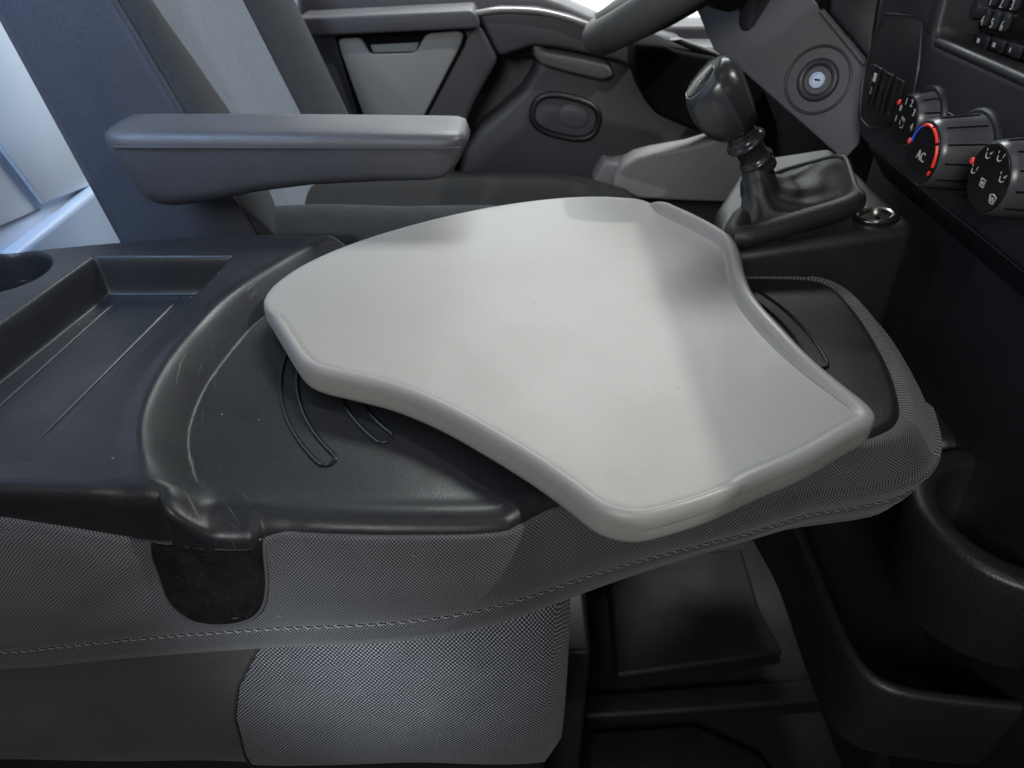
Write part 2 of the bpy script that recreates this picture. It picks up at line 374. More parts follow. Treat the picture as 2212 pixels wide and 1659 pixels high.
def sdf(px, py, poly):
    """signed distance, positive inside"""
    P = np.array([(p[0], p[1]) for p in poly]); d = np.full(px.shape, 1e9); ins = np.zeros(px.shape, bool)
    for i in range(len(P)):
        ax, ay = P[i-1]; bx, by = P[i]; ex, ey = bx-ax, by-ay; L2 = ex*ex+ey*ey+1e-18
        t = np.clip(((px-ax)*ex+(py-ay)*ey)/L2, 0, 1)
        d = np.minimum(d, np.hypot(px-ax-t*ex, py-ay-t*ey))
        c = ((ay > py) != (by > py)) & (px < (bx-ax)*(py-ay)/(by-ay+1e-18)+ax); ins ^= c
    return np.where(ins, d, -d)
def rnd_edge(d, r):
    q = np.clip(r-d, 0, r); return np.where(d >= 0, r-np.sqrt(np.maximum(r*r-q*q, 0)), r - d*3.0)

seatback = thing('folded_seat_back', 'folded middle seat back with black plastic table side and charcoal fabric cover', 'folded seat', (-.1, .48, .70))
Z_DISH, Z_UP = .735, .755
def table_panel():
    h = .00125
    xs = np.arange(-.72, .305, h); ys = np.arange(.270, .672, h); X, Y = np.meshgrid(xs, ys)
    panel_out = [(p.x, p.y) for p in outline]
    d_out = sdf(X, Y, panel_out)
    # tongue over the velcro patch
    tong = catmull([(-.210, .34, 0), (-.207, .316, 0), (-.203, .305, 0), (-.195, .2995, 0), (-.180, .2975, 0), (-.160, .2970, 0), (-.149, .2985, 0), (-.141, .312, 0), (-.138, .34, 0)], 6)
    d_t = sdf(X, Y, tong); d_all = np.maximum(d_out, d_t)
    # raised part left of the dish arc
    arc = [Pz(u, v, Z_UP) for u, v in ((735, 503), (718, 512), (600, 580), (500, 645), (430, 715), (370, 790), (330, 870), (319, 940), (333, 1010), (352, 1046), (356, 1100))]
    arc = catmull(arc, 6)
    rp = [(p.x, p.y) for p in arc] + [(-.205, .20), (-.9, .20), (-.9, .9), (-.16, .9)]
    d_r = sdf(X, Y, rp)
    tt_ = 1-np.clip((d_r+.0195)/.0225, 0, 1); up = 1-(np.sqrt(tt_**2+.05)-math.sqrt(.05))/(math.sqrt(1.05)-math.sqrt(.05))
    global FOOT
    FOOT = [p + n_*.0195*sg for p, n_ in zip(arc, normals2(arc, False)) for sg in (1 if n_.x > 0 else -1,)]
    Z = Z_DISH + (Z_UP-Z_DISH)*up
    Z += .0016*np.exp(-((d_r-.006)/.006)**2)          # rolled bead along the arc
    # recess
    a, b, c, e = Pz(201, 552, Z_UP), Pz(499, 551, Z_UP), Pz(66, 999, Z_UP), Pz(-150, 1010, Z_UP)
    f = Pz(-300, 910, Z_UP)
    rec = [(a.x, a.y), (b.x+.004, b.y), (c.x, c.y), (e.x, e.y), (f.x, f.y)]
    d_c = sdf(X, Y, rec); dep = .034*sstep(0.0, .012, d_c)
    dep *= sstep(-.001, .020, (Y-.338))*.45+.55
    Z -= dep*up
    # cup hole
    dc = .043-np.hypot(X+.448, Y-.582); Z -= .05*sstep(0, .010, dc)
    # near lip of the dish: slight roll
    Z += .0022*np.exp(-((d_out-.013)/.009)**2)*(1-up)*(Y < .36)
    # tongue slopes down
    Z += .0025*np.exp(-((d_t-.012)/.007)**2)*(Y < .318)
    Z -= sstep(.318, .298, Y)*.009*sstep(-.004, .010, d_t)*(X < -.13)
    wm = sstep(-.245, -.222, X)*(1-sstep(-.132, -.115, X))*(1-sstep(.322, .342, Y)); Zb = Z.copy()
    for _ in range(46):
        Zp = np.pad(Zb, 1, mode='edge'); Zb = (Zp[1:-1, 1:-1]*2+Zp[:-2, 1:-1]+Zp[2:, 1:-1]+Zp[1:-1, :-2]+Zp[1:-1, 2:])/6
    Z = Z*(1-wm)+Zb*wm
    re_ = .008+.004*wm
    Z -= rnd_edge(d_all, re_)
    Z = np.maximum(Z, np.where((X > -.1985) & (X < -.145) & (d_all < 0), .7185, 0))
    gy, gx = np.gradient(d_all, h); gl_ = np.hypot(gx, gy)+1e-9; mv = np.minimum(d_all, 0)
    X2 = X - mv*gx/gl_; Y2 = Y - mv*gy/gl_
    V = np.stack([X2, Y2, Z], -1).reshape(-1, 3); n = X.shape[1]
    keep = (d_all > -.010)
    F = []
    fk = keep[:-1, :-1] & keep[1:, :-1] & keep[:-1, 1:] & keep[1:, 1:]
    ii, jj = np.nonzero(fk); base = ii*n+jj
    F = np.stack([base, base+1, base+n+1, base+n], 1)
    used = np.unique(F); rem = np.full(len(V), -1); rem[used] = np.arange(len(used)); V = V[used]; F = rem[F]
    me = bpy.data.meshes.new('table_panel')
    me.vertices.add(len(V)); me.vertices.foreach_set('co', V.astype(np.float32).ravel())
    me.loops.add(len(F)*4); me.loops.foreach_set('vertex_index', F.astype(np.int32).ravel())
    me.polygons.add(len(F)); me.polygons.foreach_set('loop_start', np.arange(0, len(F)*4, 4, dtype=np.int32))
    me.update(calc_edges=True); me.validate()
    return link('table_panel', me, M['table'], seatback, 0)
panel = table_panel()
# dirt line where the dish wall meets its floor
dl = resample([Vector((p.x, p.y, Z_DISH+.0005)) for p in FOOT if .318 < p.y < .60], .004)
tube('dust_line', [p+Vector((random.uniform(-.0004, .0004), random.uniform(-.0004, .0004), 0)) for p in dl], [random.uniform(.00012, .00042) for _ in dl], mat('dust', (.15, .147, .135), .9), seatback, 5)
for (p, q) in (((252, 652), (-40, 915)), ((396, 638), (79, 957))):
    tube('floor_rib', [Pz(*p, Z_UP-.0342).lerp(Pz(*q, Z_UP-.0342), k/12) for k in range(13)], [.0004]+[.0016]*11+[.0004], M['black'], seatback, 8)
PIV = (.022, .487)
def slot(r0, r1, a0, a1):
    pts = [(r1, t) for t in np.linspace(a0, a1, 26)]; rc = (r0+r1)/2; rr = (r1-r0)/2
    P = [Vector((PIV[0]+r*math.cos(t), PIV[1]+r*math.sin(t), Z_DISH+.0006)) for r, t in pts]
    def endcap(t, s):
        c = Vector((PIV[0]+rc*math.cos(t), PIV[1]+rc*math.sin(t), Z_DISH+.0006)); er = Vector((math.cos(t), math.sin(t), 0)); et = Vector((-math.sin(t), math.cos(t), 0))*s
        return [c+er*rr*math.cos(k)+et*rr*math.sin(k) for k in np.linspace(0, math.pi, 8)][1:-1]
    P += endcap(a1, 1); P += [Vector((PIV[0]+r0*math.cos(t), PIV[1]+r0*math.sin(t), Z_DISH+.0006)) for t in np.linspace(a1, a0, 26)]
    P += [p for p in endcap(a0, -1)][::-1]
    tube('guide_slot', P, .0013, M['gloss'], seatback, 6, closed=True)
slot(.185, .1965, R(150), R(222.5)); slot(.1455, .157, R(150), R(225)); slot(.205, .219, R(-5), R(27))
tube('pivot_post', [(.03, .48, .733), (.03, .48, .747)], .05, M['black'], seatback, 32)

# --- fabric cover
fo = resample(outline, .006); fo = [p for p in fo]
fs = smooth_poly([p.copy() for p in fo], 90, closed=False)
fn = normals2(smooth_poly([p.copy() for p in fo], 14, closed=False), closed=False); fns = normals2(fs, closed=False)
NEAR = int(len(fo)*.5)
def cover_prof(i):
    p = fo[i]; far = p.y > .50 and p.x < .27
    zs = lerp_tab(p.x, [(-.72, .575), (-.33, .611), (-.147, .648), (.04, .674), (.1, .680), (.2, .690), (.3, .694)])
    W = lerp_tab(p.x, [(.19, 0), (.262, .010), (.30, .013)]) if not far else lerp_tab(p.x, [(.20, .0), (.27, .012)])
    b = lerp_tab(p.x, [(-.05, 0), (.05, .004), (.15, .012), (.25, .008)]) if p.y < .45 else .004
    zt = lerp_tab(p.x, [(-.5, .737), (-.30, .7295), (-.225, .7155), (-.206, .7125), (-.195, .7185), (-.152, .7195), (-.143, .724), (-.132, .7285), (0, .7300), (.2, .733)]) if not far else .731
    pr = [(-.008, zt-.004), (.0015+.25*W, zt+.001), (.005+.8*W, zt-.004-.1*W), (.009+W+b*.6, zt-.018), (.0125+W+b, (zt+zs)/2), (.012+W+b, zs+.014), (.0095+W+b*.7, zs+.003),
          (.0075+W+b*.7, zs), (.0095+W+b*.6, zs-.004), (.008+W, zs-.017), (-.003+W, zs-.027), (-.06, zs-.032)]
    return pr
def wob(p):
    return noise.noise(Vector((p.x*9, p.z*14, p.y*9)))*.0028 + noise.noise(Vector((p.x*30+5, p.z*40, 2)))*.0006
rows, uvs, s = [], [], 0.0
prof_rows = []
for i, p in enumerate(fo):
    if i: s += (fo[i]-fo[i-1]).length
    pr = catmull([(o, z, 0) for o, z in cover_prof(i)], 5)
    row, ur, tlen = [], [], 0
    for k, q in enumerate(pr):
        if k: tlen += (q-pr[k-1]).length
        bl = min(1, max(0, (k-6)/16)); bl = bl*bl*(3-2*bl)*(1 if p.x < .20 and p.y < .42 else max(0, 1-max(0, (p.x-.20)/.05, (p.y-.42)/.1)) if p.y < .5 else 0)
        P = (p+fn[i]*q.x).lerp(fs[i]+fns[i]*q.x, bl); P.z = q.y
        wgt = math.sin(math.pi*min(1, k/36.0))
        # pull-in creases running down-left from the patch
        cr = 0
        if p.y < .36 and k < 40:
            dx = P.x+.222-(P.z-.69)*1.0
            cr = -.0030*math.exp(-(dx/.016)**2)*wgt*math.exp(-((P.z-.685)/.022)**2) + .0020*math.exp(-((dx+.030)/.016)**2)*wgt*math.exp(-((P.z-.685)/.022)**2)
        P += fn[i]*(wob(P)*wgt + cr)
        row.append(P); ur.append((s, tlen))
    rows.append(row); uvs.append(ur); prof_rows.append((s, pr))
split = min(range(len(fo)), key=lambda i: (fo[i]-Vector((.270, .404, 0))).length)
grid('fabric_cover', rows[:split+1], M['wv_side'], seatback, uvs=uvs[:split+1], sharp=0)
grid('fabric_cover', rows[split:], M['wv_end'], seatback, uvs=uvs[split:], sharp=0)
# seam stitches
def cover_at(fi, k, lift):
    i = int(fi); t = fi-i; i2 = min(i+1, len(rows)-1)
    return rows[i][k].lerp(rows[i2][k], t) + fn[i]*lift
st = []; fi = 3.0
while fi < split+6:
    a = cover_at(fi, 33, .0012); m_ = cover_at(fi+.42, 33, .0019); b = cover_at(fi+.84, 33, .0010)
    a.z += .0012; b.z -= .0006
    st.append([a, m_, b]); fi += 1.12
o = tubes('stitching', st, .00045, M['thread'], seatback); o['kind'] = 'stuff'
lint = []
for _ in range(24):
    q = cover_at(random.uniform(5, split-4), random.randrange(8, 30), .0012); d = Vector((random.uniform(-1, 1), -.2, random.uniform(-1, 1))).normalized()
    lint.append([q, q+d*random.uniform(.0006, .003), q+d*random.uniform(.003, .006)+Vector((random.uniform(-.002, .002), 0, random.uniform(-.002, .002)))])
o = tubes('lint', lint, .00016, mat('lint_fibre', (.2, .2, .19), 1), seatback, 3); o['kind'] = 'stuff'
# felt patch in the cover under the tongue
pr_rows = []; NP = 26
i0 = min(range(NEAR), key=lambda i: abs(fo[i].x+.2160)); i1 = min(range(NEAR), key=lambda i: abs(fo[i].x+.1440))
for a in range(NP+1):
    fa = a/NP; row = []
    for b in range(NP+1):
        fb = b/NP
        cu = fa*2-1; q_ = max(0, (fb-.38)/.62); uu = cu*math.sqrt(1-.80*q_**3.2); vv = fb*2-1 - .10*q_*cu*cu
        fi = i0+(i1-i0)*(uu*.5+.5); kf = 3+(26-3)*(vv*.5+.5)
        k = int(kf); A = cover_at(fi, k, 0); B = cover_at(fi, k+1, 0); P = A.lerp(B, kf-k)
        edge = min(1, 4*min(fa, 1-fa, 1-fb))
        lift = .0002 + edge*(.0035 + .0016*noise.noise(P*90) + .0010*noise.noise(P*260))
        P += fn[int(fi)]*lift; row.append(P)
    pr_rows.append(row)
hem = [r[0] for r in [pr_rows[0]]] and ([p for p in pr_rows[0][2:]] + [r[-1] for r in pr_rows[1:-1]] + [p for p in pr_rows[-1][2:]][::-1])
hem = smooth_poly(resample(hem, .003), 3, closed=False)
tube('patch_hem', [p+Vector((0, -.0004, 0)) for p in hem], .0011, mat('cover_edge_cloth', (.045, .046, .05), .9), seatback, 7)
patch = grid('felt_patch', pr_rows, M['felt'], seatback, sharp=0)
fz = []
for _ in range(70):
    a, b = random.randrange(2, NP-1), random.randrange(2, NP-1); P = pr_rows[a][b]+Vector((random.uniform(-.0015, .0015), -.0004, random.uniform(-.0015, .0015)))
    d = Vector((random.uniform(-1, 1), random.uniform(-.9, -.1), random.uniform(-1, 1))).normalized()
    fz.append([P, P+d*.0015, P+d*.0028])
o = tubes('felt_fuzz', fz, .00010, mat('felt_fibre', (.035, .033, .028), 1), seatback, 3); o['kind'] = 'stuff'

# ================================================================== SWIVEL TRAY
tray = thing('swivel_tray', 'light grey swivelling plastic tray with raised rims resting on the folded seat back', 'tray', (.03, .48, .745))
ZT = .760
px_out = [(566, 652, 0), (570, 637, 0), (584, 618, 0), (612, 595, 0), (655, 568, 0), (720, 538, 0), (800, 509, 0), (900, 480, 0), (1000, 456, 0), (1100, 438, 0), (1200, 426, 0), (1280, 422, 0), (1340, 424, 0), (1392, 430, 0),
          (1440, 440, 6), (1500, 467, 6), (1552, 494, 6), (1584, 516, 6), (1602, 550, 6), (1611, 592, 6), (1632, 642, 6), (1682, 702, 6), (1752, 767, 6), (1830, 824, 6), (1878, 858, 6), (1897, 884, 5), (1890, 905, 4),
          (1850, 930, 2), (1750, 988, 2), (1650, 1030, 2), (1550, 1068, 5), (1450, 1100, 5), (1385, 1114, 5), (1335, 1108, 5), (1290, 1092, 5), (1230, 1046, 5), (1150, 990, 5), (1050, 930, 5), (950, 876, 5), (850, 835, 5), (760, 812, 5), (690, 796, 5),
          (655, 780, 5), (632, 752, 5), (600, 700, 5), (580, 670, 3)]
to = [Pz(u, v, ZT+hh*.001) for u, v, hh in px_out]
to = resample(catmull([(p.x, p.y, 0) for p in to], 8, True), .004, True); to = smooth_poly(to, 3)
# orientation so that normals2 points outwards
area = sum(a.x*b.y-b.x*a.y for a, b in zip(to, to[1:]+to[:1]))
if area < 0: to = to[::-1]
tn = normals2(to, True)
def ring(off, z, sm=0):
    P = [p - n*off for p, n in zip(to, tn)]
    P = smooth_poly([q.copy() for q in P], sm) if sm else P
    return [Vector((q.x, q.y, z)) for q in P]
lay = [(.010, .7415), (.003, .7417), (.0008, .7430), (.0, .7455), (.0, .7530), (.0004, .7570), (.0016, .7590), (.0032, .7598), (.006, .7600), (.010, .7600), (.014, .7600)]
grid('tray_top', [ring(o, z, 2 if o > .005 else 0) for o, z in lay], M['tray'], tray, True, cap0=True, cap1=True, sharp=0)
# rims: a rounded bead along part of the edge
def nearest(u, v, z): q = Pz(u, v, z); return min(range(len(to)), key=lambda i: (to[i].x-q.x)**2+(to[i].y-q.y)**2)
def rim(name, ia, ib, hf, w=.0085, eps=0.0):
    n = len(to); idx = []; i = ia
    while i != ib: idx.append(i); i = (i+1) % n
    rows = []
    sp = [(-.0004, -1), (-.0004, -.5), (-.0002, .25), (.0006, .66), (.0022, .93), (.0042, 1.0), (.0060, .90), (.0076, .55), (.0090, .18), (.0104, .02), (.0110, -.3)]
    for k, i in enumerate(idx):
        e = min(k, len(idx)-1-k); tp = min(1, e/7.0); tp = math.sin(tp*math.pi/2)
        H = hf(k/len(idx))*max(.02, tp); row = []
        for o, f in sp:
            oo = o*w/.0085*(.45+.55*tp) if o > 0 else (o-eps)*tp+.0006*(1-tp)
            zz = ZT-.0012+(H+.0012)*f if f >= 0 else (ZT-.0050+.004*(1+f) if o < 0 else ZT-.002)
            q = to[i]-tn[i]*oo; row.append(Vector((q.x, q.y, zz)))
        rows.append(row)
    return grid(name, rows, M['rim'], tray, sharp=0, cap0=True, cap1=True)
ccw = True
i_r0, i_r1 = nearest(1412, 432, ZT), nearest(1560, 1066, ZT+.004)
i_l0, i_l1 = nearest(1640, 1033, ZT+.003), nearest(578, 664, ZT+.003)
# ring runs counter-clockwise: near corner -> right corner -> far -> left
rim('tray_rim', i_r1, i_r0, lambda t: .0022+.0078*float(sstep(.26, .48, t)), .0125)
gl_p = []
ii_ = nearest(1880, 862, ZT+.006); jj_ = nearest(1590, 522, ZT+.006)
while ii_ != jj_:
    q = to[ii_]-tn[ii_]*.0132; gl_p.append(Vector((q.x, q.y, ZT+.0001))); ii_ = (ii_+1) % len(to)
tube('grime_line', gl_p, [.0002+.0005*abs(noise.noise(p*60)) for p in gl_p], mat('grime', (.17, .15, .125), .9), tray, 5)
rim('tray_rim', i_l1, i_l0, lambda t: .0050, .0080, .0004)

# ================================================================== MIDDLE SEAT CUSHION (below the folded back)
cush = thing('middle_seat_cushion', 'dark woven middle seat cushion with a pale grey woven insert below the folded back', 'seat cushion', (-.3, .45, .46))
def cush_face(x0, x1, m, nm, off=0.0, right_round=False, cut=None):
    rows, uv = [], []
    n = max(4, int((x1-x0)/.01))
    prof = catmull([(.06, .645, 0), (.022, .640, 0), (.010, .620, 0), (.004, .59, 0), (.001, .55, 0), (.001, .505, 0), (.004, .465, 0), (.022, .432, 0), (.09, .420, 0)], 6)
    for i in range(n+1):
        x = x0+(x1-x0)*i/n; row, ur, t = [], [], 0
        for k, q in enumerate(prof):
            if k: t += (q-prof[k-1]).length
            xx = x
            if cut: xx = x + (cut(q.y)-x0)*(1-i/n)
            yy = .305+q.x-off
            if right_round:
                dx = max(0, (xx-(x1-.02))/.02); yy += .02*(1-math.sqrt(max(0, 1-dx*dx)))
            P = Vector((xx, yy, q.y)); P.y += noise.noise(P*11)*.003; row.append(P); ur.append((xx, t))
        rows.append(row); uv.append(ur)
    return rows, uv
cutf = lambda z: -.166 - max(0, (.605-z))*.10 - .0
def cut_edge(z): return lerp_tab(z, [(.45, -.212), (.53, -.205), (.57, -.194), (.60, -.178), (.64, -.155)])
rw, uv = cush_face(-.75, -.12, M['wv_cush'], 'cushion_side'); grid('cushion_side', rw, M['wv_cush'], cush, uvs=uv, sharp=0)
rw, uv = cush_face(-.14, .041, M['wv_insert'], 'woven_insert', .0025, True, cut_edge)
grid('woven_insert', rw, M['wv_insert'], cush, uvs=uv, sharp=0)
tube('insert_seam', [p+Vector((-.0006, -.0002, 0)) for p in rw[0]], .0012, mat('seam_cloth', (.02, .02, .022), .9), cush, 6)
box('cushion_core', (-.75, .345, .425), (.036, .66, .64), M['wv_cush'], cush, .015)
base = thing('seat_plinth', 'black plastic plinth carrying the middle seat cushion', 'seat base', (-.3, .5, .15))
box('plinth_box', (-.75, .345, .15), (.03, .70, .416), M['black'], base, .01)
box('seat_rail', (.035, .42, .16), (.075, .66, .44), M['black'], base, .006)

# ================================================================== DRIVER SEAT
seat = thing('driver_seat', 'charcoal driver seat with a pale blue grey centre panel and folded down armrest', 'car seat', (-.1, 1.02, .45))
def xf(z): return -.298-(z-.69)*.358
def xb(z): return -.457-(z-.686)*.197
ZS = list(np.linspace(.56, 1.20, 30))
def strip(name, ylist, m, flip=False):
    """ylist: (y, dx) across the seat front"""
    prof = catmull([(y, dx, 0) for y, dx in ylist], 5)
    def yy(y, z):
        k = lerp_tab(z, [(.60, .50), (.66, .55), (.72, .85), (.80, 1.0), (.87, .80), (.93, .58), (1.1, .5)])
        return .803+(y-.803)*k if y < .905 else y
    rows = [[Vector((xf(z)+q.y, yy(q.x, z) if name != 'centre_panel' else max(q.x, yy(.900, z)) if q.x > .901 else yy(.900, z), z)) for q in prof] for z in ZS]
    return grid(name, rows, m, seat, sharp=0)
near_b = [(.803, -.002), (.808, .009), (.822, .017), (.845, .020), (.873, .016), (.898, .007), (.905, .000)]
cent = [(.900, .004), (.915, .004), (.930, .004), (.98, .000), (1.02, -.001), (1.07, .002), (1.11, .006), (1.122, .004)]
farb = [(1.117, .002), (1.126, .012), (1.155, .034), (1.19, .046), (1.225, .042), (1.25, .022), (1.262, -.01), (1.265, -.06)]
strip('near_bolster', near_b, M['seatbol']); strip('centre_panel', cent, M['seatlight']); strip('far_bolster', farb, M['seatbol'])
rows = []
for z in ZS:
    a, b = xb(z), xf(z)
    q = catmull([(b+.001, .803, 0), (b-.006, .7995, 0), (b-.03, .798, 0), ((a+b)/2, .796, 0), (a+.03, .797, 0), (a+.006, .800, 0), (a, .806, 0), (a, .9, 0), (a, 1.26, 0)], 5)
    rows.append([Vector((p.x, p.y, z)) for p in q])
grid('side_panel', rows, M['seatdark'], seat, sharp=0, flip=True)
tube('piping', [(xf(z)+.0005, .8015, z) for z in ZS], .0022, M['seatdark'], seat, 6)
rows = []
NS = 40
for i in range(NS+1):
    u = i/NS; e = min(u*.36/.022, (1-u)*.36/.022, 1); sh = math.sqrt(max(0, 1-(1-e)**2))      # rounded ends
    xt, xo = -.397+.361*u, -.367+.306*u
    zt = .8405-.003*u*u; zb = lerp_tab(u, [(0, .766), (.10, .763), (.22, .768), (.38, .778), (.55, .785), (.75, .7885), (1, .791)])
    zm, hz, hy = (zt+zb)/2, (zt-zb)/2, .0385; row = []
    for k in range(44):
        a = 2*math.pi*k/44; ca, sa = math.cos(a), math.sin(a); ex = 5.0
        y = .736+hy*(.55+.45*sh)*math.copysign(abs(ca)**(2/ex), ca); z = zm+hz*(.55+.45*sh)*math.copysign(abs(sa)**(2/ex), sa)
        f = (z-zb)/(zt-zb); row.append(Vector((xo+(xt-xo)*f, y, z)))
    rows.append(row)
grid('armrest', rows, M['arm'], seat, True, cap0=True, cap1=True, sharp=0)
tube('armrest_seam', [(-.376+.328*k/20, .6972+(.0012 if k in (0, 20) else 0), .8262-.0006*k/20) for k in range(21)], .0011, M['arm'], seat, 6)
box('armrest_hinge', (-.395, .772, .78), (-.345, .800, .825), M['black'], seat, .006)
# cushion
def cush_h(x, y):
    z = .652 + .012*math.exp(-((y-1.04)/.07)**2) - .045*float(sstep(1.02, 1.26, y))
    z += .056*math.exp(-((y-.845)/.042)**2) - .016*math.exp(-((y-.915)/.020)**2)
    z -= .05*max(0, (x-.02)/.22)**2 + .010*math.exp(-((x+.0)/.012)**2)*math.exp(-((y-.86)/.06)**2)
    z -= max(0, (y-1.255)/.02)**2*.05 + max(0, (.812-y)/.02)**2*.03
    return z+noise.noise(Vector((x*7, y*7, 0)))*.005
def cush_strip(name, ya, yb, m, ny):
    rows = []
    for i in range(49):
        x = -.36+.60*i/48
        row = [Vector((x, y, cush_h(x, y) - (max(0, (x-.20)/.04)**2)*.06)) for y in np.linspace(ya, yb, ny)]
        row = ([Vector((x, ya+.004, .45))] if ya < .8 else []) + row + ([Vector((x, yb-.004, .45))] if yb > 1.25 else [])
        rows.append(row)
    rows.append([Vector((p.x, p.y, .45)) for p in rows[-1]])
    grid(name, rows, m, seat, sharp=0)
cush_strip('cushion_bolster', .788, .905, M['seatbol'], 18); cush_strip('cushion_centre', .905, 1.275, mat('cushion_fabric', (.015, .015, .015), .95, bump=(900, .5, .001), vary=(30, .25), spec=.12), 40)
box('seat_base', (-.36, .80, .15), (.2, 1.25, .44), M['black'], seat, .02)

# ================================================================== DRIVER DOOR
door = thing('driver_door', 'dark grey driver door panel with a pale grey pocket flap and oval release handle', 'car door', (.1, 1.42, .15))
YD = 1.365
# rear raised part of the panel, its front edge curving
rear = [Py(u, v, YD) for u, v in ((640, 60), (1024, 30), (1040, 55), (1077, 128), (1050, 175), (1022, 225), (1000, 280), (985, 350), (960, 470), (640, 470))]
prism('door_panel', rear, (0, .10, 0), M['doorpan'], door, .010, 3)
# recessed front part
fr = [Py(u, v, 1.395) for u, v in ((1160, 130), (1150, 160), (1129, 196), (1085, 238), (1040, 275), (1000, 330), (985, 400), (970, 620), (1700, 620), (1700, 100), (1300, 100))]
prism('door_panel', fr, (0, .08, 0), M['doorpan'], door, .016, 4)
box('door_shell', (-.75, 1.47, .15), (1.1, 1.56, .80), M['doorpan'], door, .01)
# top ledge, dropping towards the front
lg = [Py(u, v, 1.335) for u, v in ((640, 40), (780, 33), (1018, 22), (1026, 30), (1034, 48), (1036, 62), (640, 80))]
prism('window_ledge', lg, (0, .13, 0), M['doorpan'], door, .007, 4)
tp = [Py(u, v, 1.42) for u, v in ((640, -30), (1165, -12), (1215, 6), (1300, 44), (1480, 86), (1480, 140), (640, 100))]
prism('window_ledge', tp, (0, .10, 0), M['doorpan'], door, .012, 4)
# sweeping front trim with its lit edge
tr = [Py(u, v, 1.365) for u, v in ((1030, 30), (1080, 22), (1160, 24), (1230, 40), (1300, 66), (1372, 92), (1375, 150), (1330, 132), (1270, 118), (1200, 104), (1150, 100), (1115, 112), (1080, 124), (1072, 112), (1050, 70))]
prism('front_trim', tr, (0, .10, 0), M['doorpan'], door, .008, 4)
tube('trim_strip', catmull([Py(u, v, 1.358) for u, v in ((1028, 29), (1080, 22), (1160, 25), (1230, 41), (1300, 67))], 6), .0045, mat('trim_strip_satin', (.16, .155, .15), .3), door, 8)
# pocket flap
fp = [(731, 90), (736, 84), (772, 82), (782, 86), (798, 113), (806, 117), (890, 115), (900, 110), (918, 78), (928, 72), (985, 66), (996, 69), (1001, 78), (996, 96), (915, 252), (890, 300), (812, 300), (785, 250), (738, 118)]
prism('pocket_flap', [Py(u, v, YD-.010) for u, v in fp], (0, .008, 0), M['doorgrey'], door, .003, 3)
gap = [(722, 80), (998, 58), (1010, 78), (1004, 100), (918, 262), (895, 310), (805, 310), (776, 256)]
prism('pocket_recess_shade', [Py(u, v, YD-.0025) for u, v in gap], (0, .004, 0), M['darkvoid'], door, .001, 1)  # flat black plate, the dark of the recess is put into its colour
nl = [(800, 97), (905, 92), (898, 112), (806, 114)]
prism('flap_pull', [Py(u, v, YD-.006) for u, v in nl], (0, .003, 0), M['doorgrey'], door, .001, 1)
# pull cup
pc = [Py(u, v, 1.372) for u, v in ((1150, 96), (1168, 100), (1182, 112), (1250, 124), (1308, 136), (1322, 150), (1326, 168), (1300, 176), (1230, 160), (1168, 142), (1152, 124))]
prism('pull_handle', pc, (0, .05, .012), mat('pull_handle_plastic', (.075, .073, .075), .45, bump=(700, .3, .0008)), door, .008, 4)
# oval release handle
HC = Py(1222, 254, 1.390); tilt = R(-13); ax = Vector((math.cos(tilt), 0, math.sin(tilt))); az = Vector((-math.sin(tilt), 0, math.cos(tilt)))
rws = []
for (dx, dy) in ((.006, .008), (.005, .001), (.002, -.003), (-.002, -.0035), (-.005, .000), (-.008, .012), (-.012, .026)):
    rws.append(stadium(HC+Vector((0, dy, 0)), ax, az, .062+dx, .036+dx, 48, 2.7))
hb = grid('handle_bezel', rws, M['console'], door, True, cap1=True, sharp=0)
lv = [Vector(p) for p in stadium(HC+Vector((.0155, .003, .001)), ax, az, .0275, .0215, 32, 2.3)]
prism('release_lever', lv, (0, .010, 0), M['dashgrey'], door, .004, 3)
lathe('finger_cup', [(.0215, -.010), (.0215, .001), (.0195, .003), (.0165, .0005), (.010, -.003), (.001, -.0045)], HC+Vector((-.031, .012, .003)), (0, -1, 0), M['dashgrey'], door, 28)
# pale door bin
db = [Py(u, v, 1.27) for u, v in ((1325, 392), (1345, 360), (1375, 341), (1410, 332), (1490, 318), (1552, 300), (1640, 270), (1640, 440), (1500, 436), (1380, 430), (1322, 408))]
prism('door_bin', db, (0, .05, 0), M['doorbin'], door, .008, 4)
db2 = [Py(u, v, 1.30) for u, v in ((1282, 392), (1306, 350), (1322, 356), (1352, 352), (1380, 342), (1380, 440), (1290, 420))]
prism('door_bin', db2, (0, .05, 0), M['doorbin'], door, .006, 3)
# pillar piece behind the seat
pl = thing('pillar_trim', 'pale blue window pillar trim glimpsed above the far seat bolster', 'pillar trim', (-.37, 1.5, .8))
prism('pillar_cover', [Py(u, v, 1.48) for u, v in ((630, -60), (676, -60), (697, 20), (694, 40), (684, 50), (640, 50))], (0, .06, 0), M['bulk'], pl, .01)

# ================================================================== DASHBOARD
dash = thing('dashboard', 'black dashboard with switch panel and three round climate dials', 'dashboard', (.40, .65, .6))
XS = .365
# centre stack face
face = [(XS, .812, .806), (XS, .812, .86), (XS, .806, .93), (XS+.008, .80, .99), (XS+.008, .10, .99), (XS, .10, .925)]
stk = [Vector((XS, y, z)) for y, z in ((.814, .850), (.806, .825), (.785, .809), (.76, .806), (.10, .806), (.10, .918), (.690, .918), (.700, .925), (.713, 1.075), (.82, 1.075), (.818, .93))]
prism('stack_face', stk, (.12, 0, 0), M['dash'], dash, .006, 4)
box('stack_brow', (XS+.012, .10, 1.055), (.70, .86, 1.085), M['dash'], dash, .008, 4)
box('radio_bay', (.425, .10, .90), (.45, .73, 1.06), M['darkvoid'], dash, .003)
prism('bay_cheek', [(XS-.001, .702, .922), (XS+.003, .714, 1.05), (.43, .700, 1.05), (.43, .690, .922)], (0, .012, 0), M['dash'], dash, .003, 3)
